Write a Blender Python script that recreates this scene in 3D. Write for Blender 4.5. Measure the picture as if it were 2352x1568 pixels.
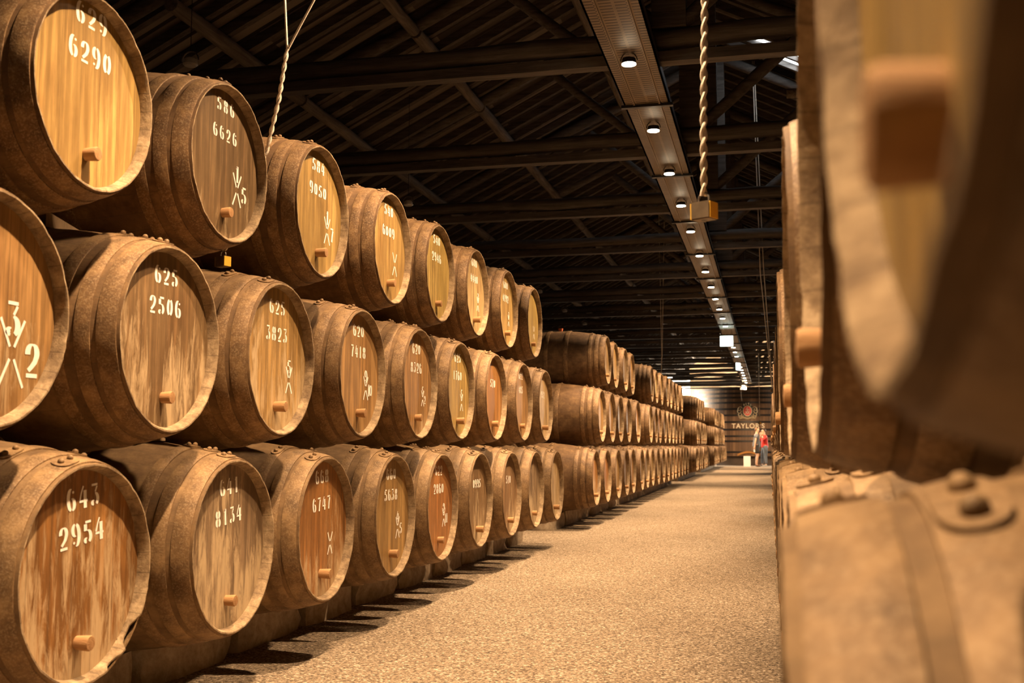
import bpy, bmesh, math, random
from mathutils import Vector, Matrix
R = math.radians
sc = bpy.context.scene
for o in list(bpy.data.objects): bpy.data.objects.remove(o)

# ------------------------------------------------------------------ camera, world, exposure
S = 0.85            # scale of the measured layout to metres
EYE = 1.17          # eye height over the floor, before scaling
cd = bpy.data.cameras.new('camera'); cam = bpy.data.objects.new('camera', cd)
sc.collection.objects.link(cam); sc.camera = cam
cam.location = (0, 0, EYE*S)
cam.rotation_euler = (R(90+5.4635), 0, R(13.244))
cd.sensor_width = 36.0; cd.lens = 36.0*2500/2352
cd.clip_start = 0.02; cd.clip_end = 300
cd.dof.use_dof = True; cd.dof.focus_distance = 6.2; cd.dof.aperture_fstop = 5.0

wd = bpy.data.worlds.new('hall_air'); sc.world = wd; wd.use_nodes = True
bg = wd.node_tree.nodes['Background']
bg.inputs['Color'].default_value = (1.0, .72, .5, 1); bg.inputs['Strength'].default_value = 0.012
sc.view_settings.view_transform = 'Standard'; sc.view_settings.look = 'None'
sc.view_settings.exposure = 1.12; sc.view_settings.gamma = 1.0
sc.view_settings.use_curve_mapping = False
sc.cycles.max_bounces = 6; sc.cycles.diffuse_bounces = 2
sc.cycles.sample_clamp_indirect = 4.0

LAMP_COL = (1.0, .67, .385)
LAMP_W = 370.0
COL = sc.collection
rnd = random.Random(7)

# ------------------------------------------------------------------ helpers
def W(x, y, z): return Vector((x*S, y*S, (z+EYE)*S))
def link(o, parent=None):
    COL.objects.link(o)
    if parent is not None: o.parent = parent
    return o
def obj(name, bm, mats, parent=None, smooth=True, local=None):
    """bm is in layout units; top-level meshes are lifted to the floor datum"""
    top = parent is None and local is None
    for v in bm.verts:
        v.co = W(*v.co) if top else v.co*S
    bmesh.ops.recalc_face_normals(bm, faces=bm.faces)
    me = bpy.data.meshes.new(name); bm.to_mesh(me); bm.free()
    for m in (mats if isinstance(mats, (list, tuple)) else [mats]): me.materials.append(m)
    if smooth:
        me.polygons.foreach_set('use_smooth', [True]*len(me.polygons))
        try: me.set_sharp_from_angle(angle=R(38))
        except Exception: pass
    return link(bpy.data.objects.new(name, me), parent)
def tag(o, label, cat, group=None, kind=None):
    o['label'] = label
    if cat: o['category'] = cat
    if group: o['group'] = group
    if kind: o['kind'] = kind
    return o
def structure(o):
    o['kind'] = 'structure'; return o
def empty(name, loc, rz=0):
    e = bpy.data.objects.new(name, None); e.empty_display_size = .1
    e.location = W(*loc); e.rotation_euler = (0, 0, rz); return link(e)
def box(bm, x0, x1, y0, y1, z0, z1, mi=0):
    vs = [bm.verts.new((x, y, z)) for x in (x0, x1) for y in (y0, y1) for z in (z0, z1)]
    for q in ((0,1,3,2), (4,6,7,5), (0,4,5,1), (2,3,7,6), (0,2,6,4), (1,5,7,3)):
        f = bm.faces.new([vs[i] for i in q]); f.material_index = mi
    return vs
def tube(bm, pts, rad, seg=8, mi=0, caps=True):
    pts = [Vector(p) for p in pts]; n = len(pts)
    rs = rad if isinstance(rad, (list, tuple)) else [rad]*n
    rings = []; prev = None
    for i, p in enumerate(pts):
        t = (pts[min(i+1, n-1)] - pts[max(i-1, 0)]).normalized()
        if prev is None:
            a = Vector((0, 0, 1)) if abs(t.z) < .9 else Vector((1, 0, 0))
            u = t.cross(a).normalized()
        else:
            u = (prev - t*prev.dot(t)).normalized()
        prev = u; v = t.cross(u)
        rings.append([bm.verts.new(p + (u*math.cos(2*math.pi*k/seg) + v*math.sin(2*math.pi*k/seg))*rs[i]) for k in range(seg)])
    for a, b in zip(rings, rings[1:]):
        for k in range(seg):
            f = bm.faces.new((a[k], a[(k+1) % seg], b[(k+1) % seg], b[k])); f.material_index = mi
    if caps:
        bm.faces.new(list(reversed(rings[0]))).material_index = mi
        bm.faces.new(rings[-1]).material_index = mi
    return rings
def lathe_x(bm, prof, seg=72, mi=0, jitter=None):
    """prof: list of (x, r) or (x, r, material) revolved about the X axis"""
    rings = []
    for p in prof:
        x, r = p[0], p[1]
        if r < 1e-6: rings.append([bm.verts.new((x, 0, 0))]); continue
        ring = []
        for k in range(seg):
            a = 2*math.pi*k/seg
            dx, dr = jitter(p, a) if jitter else (0, 0)
            ring.append(bm.verts.new((x+dx, (r+dr)*math.cos(a), (r+dr)*math.sin(a))))
        rings.append(ring)
    for i, (a, b) in enumerate(zip(rings, rings[1:])):
        m = prof[i][2] if len(prof[i]) > 2 else mi
        for k in range(seg):
            k2 = (k+1) % seg
            if len(a) == 1 and len(b) == 1: continue
            if len(a) == 1: f = bm.faces.new((a[0], b[k2], b[k]))
            elif len(b) == 1: f = bm.faces.new((a[k], a[k2], b[0]))
            else: f = bm.faces.new((a[k], a[k2], b[k2], b[k]))
            f.material_index = m
    return rings
def lathe_z(bm, prof, seg=64, cx=0, cy=0, mi=0):
    r0 = len(bm.verts); lathe_x(bm, prof, seg, mi)
    bm.verts.ensure_lookup_table()
    for v in bm.verts[r0:]:
        x, y, z = v.co; v.co = (cx+y, cy+z, x)

# ------------------------------------------------------------------ materials
class NT:
    def __init__(s, name):
        s.m = bpy.data.materials.new(name); s.m.use_nodes = True
        s.t = s.m.node_tree; s.n = s.t.nodes; s.b = s.n['Principled BSDF']
    def add(s, typ, **kw):
        n = s.n.new(typ)
        for k, v in kw.items(): setattr(n, k, v)
        return n
    def L(s, a, b): s.t.links.new(a, b)
    def put(s, sock, v):
        if hasattr(v, 'is_output'): s.L(v, sock)
        else: sock.default_value = v
    def math(s, op, a, b=None, clamp=False):
        n = s.add('ShaderNodeMath', operation=op, use_clamp=clamp)
        s.put(n.inputs[0], a)
        if b is not None: s.put(n.inputs[1], b)
        return n.outputs[0]
    def coord(s, which='Object'): return s.add('ShaderNodeTexCoord').outputs[which]
    def mapping(s, vec, scale=(1, 1, 1), loc=(0, 0, 0)):
        n = s.add('ShaderNodeMapping'); s.L(vec, n.inputs['Vector'])
        n.inputs['Scale'].default_value = scale; s.put(n.inputs['Location'], loc); return n.outputs[0]
    def noise(s, vec, scale, detail=4, rough=.6, dist=0):
        n = s.add('ShaderNodeTexNoise'); s.L(vec, n.inputs['Vector'])
        n.inputs['Scale'].default_value = scale; n.inputs['Detail'].default_value = detail
        n.inputs['Roughness'].default_value = rough; n.inputs['Distortion'].default_value = dist
        return n.outputs['Fac']
    def ramp(s, fac, stops, interp='LINEAR'):
        n = s.add('ShaderNodeValToRGB'); n.color_ramp.interpolation = interp
        e = n.color_ramp.elements
        while len(e) < len(stops): e.new(.5)
        for i, (p, c) in enumerate(stops):
            e[i].position = p; e[i].color = (*c, 1) if len(c) == 3 else c
        s.L(fac, n.inputs[0]); return n.outputs['Color']
    def mix(s, fac, a, b, blend='MIX'):
        n = s.add('ShaderNodeMix', data_type='RGBA', blend_type=blend)
        s.put(n.inputs[0], fac)
        for sock, v in ((n.inputs[6], a), (n.inputs[7], b)):
            if isinstance(v, tuple) and len(v) == 3: v = (*v, 1)
            s.put(sock, v)
        return n.outputs[2]
    def attr(s, name, out='Color', typ='OBJECT'):
        n = s.add('ShaderNodeAttribute', attribute_type=typ, attribute_name=name); return n.outputs[out]
    def bump(s, h, dist=.01, strength=1.0):
        n = s.add('ShaderNodeBump'); n.inputs['Distance'].default_value = dist; n.inputs['Strength'].default_value = strength
        s.L(h, n.inputs['Height']); s.L(n.outputs[0], s.b.inputs['Normal'])
    def fin(s, col=None, rough=None, metal=None, spec=None):
        if col is not None: s.put(s.b.inputs['Base Color'], (*col, 1) if isinstance(col, tuple) and len(col) == 3 else col)
        if rough is not None: s.put(s.b.inputs['Roughness'], rough)
        if metal is not None: s.put(s.b.inputs['Metallic'], metal)
        if spec is not None: s.put(s.b.inputs['Specular IOR Level'], spec)
        return s.m
def plain(name, col, rough=.7, metal=0, var=.25, scale=20, bump=.0):
    t = NT(name); n = t.noise(t.coord(), scale, 5)
    c = t.ramp(n, [(.3, tuple(k*(1-var) for k in col)), (.7, tuple(min(1, k*(1+var)) for k in col))])
    if bump: t.bump(n, bump)
    return t.fin(c, rough, metal)
def emit(name, col, strength):
    t = NT(name); t.b.inputs['Base Color'].default_value = (*col, 1)
    t.b.inputs['Emission Color'].default_value = (*col, 1); t.b.inputs['Emission Strength'].default_value = strength
    return t.m

def mat_head():
    t = NT('barrel_head_oak'); co = t.coord()
    seed = t.attr('seed', 'Fac'); tone = t.attr('tone', 'Color'); wear = t.attr('wear', 'Fac')
    off = t.add('ShaderNodeCombineXYZ'); t.L(seed, off.inputs[0]); t.L(t.math('MULTIPLY', seed, .37), off.inputs[1]); t.L(seed, off.inputs[2])
    sep = t.add('ShaderNodeSeparateXYZ'); t.L(co, sep.inputs[0])
    # boards
    yy = t.math('DIVIDE', t.math('ADD', sep.outputs[1], t.math('MULTIPLY', seed, .031)), .105)
    idx = t.math('FLOOR', yy); fr = t.math('FRACT', yy)
    wn = t.add('ShaderNodeTexWhiteNoise', noise_dimensions='2D'); cmb = t.add('ShaderNodeCombineXYZ')
    t.L(idx, cmb.inputs[0]); t.L(seed, cmb.inputs[1]); t.L(cmb.outputs[0], wn.inputs['Vector'])
    board = wn.outputs['Value']
    seam = t.math('LESS_THAN', t.math('MINIMUM', fr, t.math('SUBTRACT', 1.0, fr)), .011)
    # grain, long along Z
    shift = t.add('ShaderNodeVectorMath', operation='ADD'); t.L(co, shift.inputs[0]); t.L(off.outputs[0], shift.inputs[1])
    g1 = t.noise(t.mapping(shift.outputs[0], (40, 40, 2.2)), 1.0, 6, .65, .3)
    g2 = t.noise(t.mapping(shift.outputs[0], (150, 150, 5)), 1.0, 3, .6)
    blot = t.noise(t.mapping(shift.outputs[0], (7, 7, 3)), 1.0, 4, .6)
    c = t.mix(t.math('MULTIPLY', board, .45), tone, t.mix(1.0, tone, (.62, .55, .5), 'MULTIPLY'))
    c = t.mix(t.math('MULTIPLY', t.ramp(g1, [(.35, (1, 1, 1)), (.6, (0, 0, 0))]), .6), c, t.mix(1.0, c, (.42, .36, .32), 'MULTIPLY'))
    c = t.mix(t.math('MULTIPLY', t.ramp(g1, [(.50, (0, 0, 0)), (.68, (1, 1, 1))]), .55), c, t.mix(1.0, c, (1.7, 1.6, 1.5), 'MULTIPLY'))
    c = t.mix(t.math('MULTIPLY', t.ramp(blot, [(.46, (0, 0, 0)), (.66, (1, 1, 1))]), .55), c, t.mix(1.0, c, (.55, .48, .42), 'MULTIPLY'))
    # peeled, bare wood patches: ragged vertical flakes, more of them low on the head
    p1 = t.noise(t.mapping(shift.outputs[0], (24, 24, 4.0)), 1.0, 9, .74, .7)
    p2 = t.noise(t.mapping(shift.outputs[0], (5, 5, 2.2)), 1.0, 2, .5)
    p3 = t.noise(t.mapping(shift.outputs[0], (120, 120, 14)), 1.0, 3, .7)
    p1 = t.math('ADD', t.math('ADD', t.math('MULTIPLY', p1, .55), t.math('MULTIPLY', p2, .35)), t.math('MULTIPLY', p3, .12))
    zz = t.math('MULTIPLY', sep.outputs[2], -.24)
    pk = t.math('ADD', t.math('ADD', p1, zz), t.math('MULTIPLY', t.math('SUBTRACT', wear, .60), .55))
    peel = t.ramp(pk, [(.47, (0, 0, 0)), (.56, (1, 1, 1))])
    pale = t.mix(g2, (.44, .31, .165), (.60, .46, .28))
    c = t.mix(t.math('MULTIPLY', peel, .72), c, pale)
    c = t.mix(t.math('MULTIPLY', seam, .5), c, (.05, .03, .015))
    hgt = t.math('ADD', t.math('MULTIPLY', g2, .4), t.math('MULTIPLY', t.math('SUBTRACT', 1.0, seam), 1.0))
    t.bump(hgt, .0016, .7)
    return t.fin(c, t.math('ADD', t.math('MULTIPLY', g1, .35), .28), 0, .35)
def mat_stave():
    t = NT('barrel_stave_oak'); co = t.coord()
    seed = t.attr('seed', 'Fac')
    sep = t.add('ShaderNodeSeparateXYZ'); t.L(co, sep.inputs[0])
    ang = t.math('MULTIPLY', t.math('ARCTAN2', sep.outputs[1], sep.outputs[2]), 30/(2*math.pi))
    idx = t.math('FLOOR', ang); fr = t.math('FRACT', ang)
    wn = t.add('ShaderNodeTexWhiteNoise', noise_dimensions='2D'); cmb = t.add('ShaderNodeCombineXYZ')
    t.L(idx, cmb.inputs[0]); t.L(seed, cmb.inputs[1]); t.L(cmb.outputs[0], wn.inputs['Vector'])
    seam = t.math('LESS_THAN', t.math('MINIMUM', fr, t.math('SUBTRACT', 1.0, fr)), .02)
    off = t.add('ShaderNodeVectorMath', operation='ADD'); t.L(co, off.inputs[0]); t.L(seed, off.inputs[1])
    g = t.noise(t.mapping(off.outputs[0], (4, 60, 60)), 1.0, 5, .65)
    b = t.noise(off.outputs[0], 9, 6, .7)
    c = t.ramp(b, [(.3, (.042, .018, .007)), (.52, (.095, .046, .018)), (.75, (.22, .125, .052))])
    c = t.mix(t.math('MULTIPLY', wn.outputs['Value'], .4), c, (.09, .05, .028))
    c = t.mix(t.math('MULTIPLY', g, .4), c, t.mix(1.0, c, (.5, .45, .4), 'MULTIPLY'))
    c = t.mix(t.math('MULTIPLY', seam, .6), c, (.03, .018, .01))
    c = t.mix(t.math('MULTIPLY', t.attr('dust', 'Fac'), t.ramp(b, [(.25, (.25, .25, .25)), (.65, (1, 1, 1))])), c, (.40, .27, .135))
    t.bump(t.math('ADD', t.math('MULTIPLY', g, .5), t.math('MULTIPLY', t.math('SUBTRACT', 1.0, seam), .8)), .003, .7)
    return t.fin(c, .75, 0, .25)
def mat_hoop():
    t = NT('hoop_rusty_iron'); co = t.coord()
    seed = t.attr('seed', 'Fac')
    off = t.add('ShaderNodeVectorMath', operation='ADD'); t.L(co, off.inputs[0]); t.L(seed, off.inputs[1])
    b = t.noise(off.outputs[0], 11, 7, .72); f = t.noise(off.outputs[0], 140, 3, .7)
    c = t.ramp(b, [(.3, (.043, .019, .007)), (.5, (.110, .055, .022)), (.72, (.27, .16, .07))])
    c = t.mix(t.math('MULTIPLY', t.ramp(f, [(.5, (0, 0, 0)), (.62, (1, 1, 1))]), .35), c, (.42, .31, .19))
    c = t.mix(t.math('MULTIPLY', t.attr('dust', 'Fac'), t.ramp(b, [(.25, (.25, .25, .25)), (.65, (1, 1, 1))])), c, (.40, .27, .135))
    t.bump(f, .0012, .8)
    return t.fin(c, .62, .15, .3)
def mat_chime():
    t = NT('barrel_chime_bare_oak'); co = t.coord(); seed = t.attr('seed', 'Fac')
    off = t.add('ShaderNodeVectorMath', operation='ADD'); t.L(co, off.inputs[0]); t.L(seed, off.inputs[1])
    b = t.noise(off.outputs[0], 14, 7, .75)
    c = t.ramp(b, [(.3, (.10, .062, .036)), (.5, (.25, .175, .10)), (.7, (.46, .345, .21))])
    sep = t.add('ShaderNodeSeparateXYZ'); t.L(co, sep.inputs[0])
    fr = t.math('FRACT', t.math('MULTIPLY', t.math('ARCTAN2', sep.outputs[1], sep.outputs[2]), 30/(2*math.pi)))
    seam = t.math('LESS_THAN', t.math('MINIMUM', fr, t.math('SUBTRACT', 1.0, fr)), .03)
    c = t.mix(t.math('MULTIPLY', seam, .38), c, (.06, .038, .022))
    t.bump(b, .006, .8)
    return t.fin(c, .8, 0, .2)
def mat_floor():
    t = NT('gravel_floor'); co = t.coord()
    v = t.add('ShaderNodeTexVoronoi'); t.L(co, v.inputs['Vector']); v.inputs['Scale'].default_value = 96
    n1 = t.noise(co, 75, 5, .8); n2 = t.noise(co, 1.1, 5, .6); n3 = t.noise(co, 24, 3, .6)
    sepc = t.add('ShaderNodeSeparateColor'); t.L(v.outputs['Color'], sepc.inputs[0])
    c = t.ramp(sepc.outputs[0], [(.0, (.09, .064, .041)), (.4, (.27, .207, .142)), (.85, (.385, .302, .212)), (1.0, (.66, .56, .44))])
    c = t.mix(t.ramp(n1, [(.40, (1, 1, 1)), (.52, (0, 0, 0))]), c, t.mix(1.0, c, (.36, .31, .27), 'MULTIPLY'))
    c = t.mix(t.math('MULTIPLY', t.ramp(n2, [(.4, (0, 0, 0)), (.7, (1, 1, 1))]), .35), c, t.mix(1.0, c, (.72, .67, .6), 'MULTIPLY'))
    h = t.math('ADD', t.math('MULTIPLY', v.outputs['Distance'], -1.0), t.math('MULTIPLY', n3, .8))
    t.bump(h, .008, .9)
    return t.fin(c, .85, 0, .2)
def mat_stone():
    t = NT('rough_granite'); co = t.coord(); n = t.noise(co, 12, 8, .7); n2 = t.noise(co, 3, 3)
    c = t.ramp(n, [(.3, (.26, .19, .125)), (.5, (.46, .36, .25)), (.72, (.66, .55, .41))])
    c = t.mix(t.math('MULTIPLY', n2, .4), c, (.17, .12, .08)); t.bump(n, .012, .9)
    return t.fin(c, .9, 0, .2)
def mat_timber(name, dark, light, sc=(2.0, 26, 26)):
    t = NT(name); co = t.coord(); n = t.noise(t.mapping(co, sc), 1.0, 6, .65, .4); b = t.noise(co, 3, 4)
    c = t.ramp(n, [(.3, dark), (.7, light)])
    c = t.mix(t.math('MULTIPLY', b, .5), c, tuple(k*.6 for k in dark)); t.bump(n, .008, .8)
    return t.fin(c, .8, 0, .25)
def mat_plaster():
    t = NT('ochre_plaster'); co = t.coord(); n = t.noise(co, 1.4, 6, .65); f = t.noise(co, 30, 4)
    c = t.ramp(n, [(.3, (.42, .26, .14)), (.7, (.62, .43, .26))]); t.bump(f, .004, .5)
    return t.fin(c, .9, 0, .2)
def mat_deck():
    t = NT('roof_boards_and_tiles'); co = t.coord()
    sep = t.add('ShaderNodeSeparateXYZ'); t.L(co, sep.inputs[0])
    y = t.math('DIVIDE', sep.outputs[1], .19); fr = t.math('FRACT', y)
    wn = t.add('ShaderNodeTexWhiteNoise', noise_dimensions='2D'); cmb = t.add('ShaderNodeCombineXYZ')
    t.L(t.math('FLOOR', y), cmb.inputs[0]); t.L(t.math('FLOOR', t.math('MULTIPLY', sep.outputs[0], .8)), cmb.inputs[1]); t.L(cmb.outputs[0], wn.inputs['Vector'])
    n = t.noise(t.mapping(co, (2, 20, 2)), 1.0, 5)
    c = t.ramp(t.math('ADD', t.math('MULTIPLY', wn.outputs['Value'], .7), t.math('MULTIPLY', n, .3)), [(.2, (.055, .048, .045)), (.8, (.24, .205, .185))])
    g = t.math('LESS_THAN', fr, .3)
    c = t.mix(g, c, (.03, .024, .02)); t.bump(t.math('SUBTRACT', 1.0, g), .03, 1)
    return t.fin(c, .85, 0, .2)
def mat_tray():
    t = NT('perforated_steel_tray'); co = t.coord()
    sep = t.add('ShaderNodeSeparateXYZ'); t.L(co, sep.inputs[0])
    fy = t.math('FRACT', t.math('DIVIDE', sep.outputs[1], .05)); hole = t.math('LESS_THAN', fy, .45)
    fx = t.math('FRACT', t.math('DIVIDE', sep.outputs[0], .11)); hole = t.math('MULTIPLY', hole, t.math('GREATER_THAN', fx, .2))
    n = t.noise(co, 5, 3)
    c = t.mix(hole, t.ramp(n, [(.3, (.17, .125, .085)), (.7, (.24, .18, .125))]), (.05, .034, .022))
    return t.fin(c, .5, .3, .4)
def mat_vat():
    t = NT('vat_staves'); co = t.coord()
    sep = t.add('ShaderNodeSeparateXYZ'); t.L(co, sep.inputs[0])
    a = t.math('MULTIPLY', t.math('ARCTAN2', sep.outputs[0], sep.outputs[1]), 120/(2*math.pi)); fr = t.math('FRACT', a)
    wn = t.add('ShaderNodeTexWhiteNoise', noise_dimensions='1D'); t.L(t.math('FLOOR', a), wn.inputs['W'])
    n = t.noise(t.mapping(co, (14, 14, 1.0)), 1.0, 5)
    c = t.ramp(t.math('ADD', t.math('MULTIPLY', wn.outputs['Value'], .5), t.math('MULTIPLY', n, .5)), [(.2, (.095, .052, .028)), (.8, (.22, .13, .07))])
    c = t.mix(t.math('MULTIPLY', t.math('LESS_THAN', fr, .08), .6), c, (.03, .017, .01))
    return t.fin(c, .55, 0, .3)
def mat_rope():
    t = NT('white_cotton_rope'); n = t.noise(t.coord(), 220, 3); c = t.ramp(n, [(.3, (.55, .46, .36)), (.7, (.82, .74, .62))]); t.bump(n, .002, .6)
    return t.fin(c, .9)
M = dict(
    head=mat_head(), stave=mat_stave(), hoop=mat_hoop(), chime=mat_chime(), floor=mat_floor(), stone=mat_stone(),
    beam=mat_timber('smoky_roof_timber', (.06, .052, .047), (.20, .175, .155)),
    purlin=mat_timber('round_log', (.10, .083, .068), (.33, .275, .23), (26, 2, 26)),
    wedge=mat_timber('pale_wedge_wood', (.20, .13, .075), (.42, .30, .18), (20, 20, 3)),
    plaster=mat_plaster(), deck=mat_deck(), tray=mat_tray(), vat=mat_vat(), rope=mat_rope(),
    paint=plain('white_stencil_paint', (.82, .78, .70), .6, var=.12, scale=60),
    bung=mat_timber('turned_bung', (.30, .15, .06), (.56, .34, .16), (8, 30, 30)),
    silicone=plain('red_stopper', (.62, .16, .06), .5),
    darkwall=plain('smoky_wall', (.09, .065, .05), .9, scale=2),
    iron=plain('black_iron', (.03, .026, .024), .45, .6),
    steel=plain('dull_steel', (.28, .25, .22), .4, .8),
    lock=plain('dark_lock_case', (.20, .15, .10), .45, .5),
    yellow=plain('yellow_lock_side', (.80, .48, .05), .5, var=.1),
    lens=emit('lamp_lens', (1.0, .82, .55), 30.0),
    signlit=emit('lit_exit_panel', (.80, 1.0, .88), 3.5), green=emit('green_sign_face', (.0, .45, .20), 1.6),
    pane=emit('daylit_pane', (1.0, .88, .70), 46.0), gtile=emit('daylit_glass_tile', (.88, .95, 1.0), 6.0),
    cream=plain('cream_sign_paint', (.80, .70, .52), .6, var=.08), red=plain('red_enamel', (.62, .05, .03), .5, var=.1),
    gold=plain('aged_gilding', (.46, .36, .22), .55, .2), shieldback=plain('black_crest_back', (.016, .013, .012), .6),
    white=plain('white_board', (.85, .82, .78), .6, var=.05), orangewood=mat_timber('varnished_board', (.34, .15, .04), (.58, .28, .08)),
    skin=plain('skin', (.56, .32, .20), .6, var=.08), shirt=plain('heather_grey_cloth', (.13, .14, .155), .9, var=.35, scale=120),
    shorts=plain('black_cloth', (.02, .02, .022), .9), redcloth=plain('red_cloth', (.55, .035, .03), .85, var=.2),
    denim=plain('blue_grey_denim', (.11, .13, .16), .9, var=.25, scale=80), hair=plain('dark_hair', (.035, .02, .012), .7),
    lighthair=plain('brown_hair', (.16, .085, .04), .7), shoe=plain('pale_shoe', (.6, .55, .5), .7), sandal=plain('brown_sandal', (.12, .06, .03), .7),
    glass=plain('frosted_lamp_glass', (.55, .52, .48), .3, var=.1),
)

# ------------------------------------------------------------------ the hall
RIDGE_X, RIDGE_Z, SLOPE = -.83, 7.5, .5
XL, XR, YB, YE = -9.2, 6.8, -4.0, 74.0
def roof_z(x): return RIDGE_Z - SLOPE*abs(x-RIDGE_X)
bm = bmesh.new(); box(bm, XL-.3, XR+.3, YB, YE+.3, -1.47, -1.17); structure(obj('floor', bm, M['floor'], smooth=False))
def slab(x0, x1):
    bm = bmesh.new()
    for xa, xb in ((x0, x1),):
        vs = [bm.verts.new((x, y, roof_z(x)+d)) for d in (.0, .14) for (x, y) in ((xa, YB), (xb, YB), (xb, YE), (xa, YE))]
        for q in ((0,1,2,3), (4,7,6,5), (0,4,5,1), (1,5,6,2), (2,6,7,3), (3,7,4,0)): bm.faces.new([vs[i] for i in q])
    return bm
ceiling = structure(obj('ceiling', slab(XL-.3, RIDGE_X), M['deck'], smooth=False))
ceil2 = structure(obj('ceiling', slab(RIDGE_X, XR+.3), M['deck'], smooth=False))
bm = bmesh.new(); box(bm, XL-.3, XL, YB, YE, -1.17, roof_z(XL)); structure(obj('wall_left', bm, M['darkwall'], smooth=False))
bm = bmesh.new(); box(bm, XR, XR+.3, YB, YE, -1.17, roof_z(XR)); structure(obj('wall_right', bm, M['darkwall'], smooth=False))
# end wall with a window hole
WX0, WX1, WZ0, WZ1 = -7.15, -5.12, 3.40, 4.75
bm = bmesh.new()
def prism(poly, y0, y1):
    a = [bm.verts.new((x, y0, z)) for x, z in poly]; b = [bm.verts.new((x, y1, z)) for x, z in poly]
    bm.faces.new(a); bm.faces.new(list(reversed(b)))
    for i in range(len(poly)):
        j = (i+1) % len(poly); bm.faces.new((a[i], b[i], b[j], a[j]))
prism([(XL, -1.17), (XR, -1.17), (XR, WZ0), (XL, WZ0)], YE, YE+.3)
prism([(XL, WZ0), (WX0, WZ0), (WX0, roof_z(WX0)), (XL, roof_z(XL))], YE, YE+.3)
prism([(WX1, WZ0), (XR, WZ0), (XR, roof_z(XR)), (RIDGE_X, RIDGE_Z), (WX1, roof_z(WX1))], YE, YE+.3)
structure(obj('wall_end', bm, M['plaster'], smooth=False))
bm = bmesh.new(); box(bm, WX0, WX1, YE+.16, YE+.2, WZ0, min(WZ1, roof_z(WX0)+.3))
w1 = structure(obj('window_1', bm, M['pane'], smooth=False))
# unseen glowing panel added by the far vat to brighten the end wall
bm = bmesh.new(); box(bm, XL+.005, XL+.03, 67.5, 73.6, 1.0, 3.1); structure(obj('window_2', bm, M['pane'], smooth=False))
bm = bmesh.new(); box(bm, XR-.03, XR-.005, 67.5, 73.6, 1.0, 3.3); structure(obj('window_3', bm, M['pane'], smooth=False))  # second added glowing panel, lighting the end wall from the right
# rafters: parts of each roof slope
def rafter_bm(side, ys):
    b = bmesh.new()
    for y in ys:
        x1 = RIDGE_X + side*.02; x2 = XL if side < 0 else XR
        for (xa, xb) in ((x1, x2),):
            vs = [b.verts.new((x*S, (y+dy)*S, (roof_z(x)-d+EYE)*S)) for d in (-.01, .13) for (x, dy) in ((xa, 0), (xb, 0), (xb, .09), (xa, .09))]
            for q in ((0,1,2,3), (4,7,6,5), (0,4,5,1), (1,5,6,2), (2,6,7,3), (3,7,4,0)): b.faces.new([vs[i] for i in q])
    for v in b.verts: v.co /= S
    return b
for side, par in ((-1, ceiling), (1, ceil2)):
    y = 6.0; k = 0; rest = []
    while y < YE-.2:
        if k < 90: obj('rafter', rafter_bm(side, [y]), M['beam'], par, smooth=False)
        else: rest.append(y)
        y += .52 if k < 90 else .7
        k += 1
    if rest:
        o = obj('rafters_beyond', rafter_bm(side, rest), M['beam'], par, smooth=False); o['kind'] = 'stuff'

# glowing panels standing in for daylit gaps in the right-hand slope
def roof_hit(px_x, px_y, px_z):
    # direction from the eye; intersection with the right slope
    d = Vector((px_x, px_y, px_z)); t = (RIDGE_Z + SLOPE*RIDGE_X)/(d.z + SLOPE*d.x); return d*t
TILES = [(-.0015, 1, .372), (.012, 1, .366), (.026, 1, .354), (.0265, 1, .362), (-.0145, 1, .197), (-.009, 1, .193), (-.004, 1, .190)]
for i, (a, b, c) in enumerate(TILES):
    p = roof_hit(a, b, c); bm = bmesh.new()
    hw, hl = (.10, .30) if i not in (2, 3) else (.16, .22)
    vs = [bm.verts.new((p.x+dx, p.y+dy, roof_z(p.x+dx)-.02-d)) for d in (0, .015) for dx, dy in ((-hl, -hw), (hl, -hw), (hl, hw), (-hl, hw))]
    for q in ((0,1,2,3), (4,7,6,5), (0,4,5,1), (1,5,6,2), (2,6,7,3), (3,7,4,0)): bm.faces.new([vs[k] for k in q])
    tag(obj('glass_roof_tile', bm, M['gtile'], smooth=False),
        ['glass tile glowing with daylight under the right roof slope near the front truss', 'narrow daylit glass tile high right of the thick rope',
         'broad daylit glass tile beside the near right barrel edge', 'upper daylit glass tile beside the near right barrel edge',
         'slanting daylit glass tile beyond the hanging padlock', 'middle glass tile of the far slanting daylit trio', 'lowest glass tile of the far slanting daylit trio'][i],
        'roof tile', 'glass tiles in the right roof slope')

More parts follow.
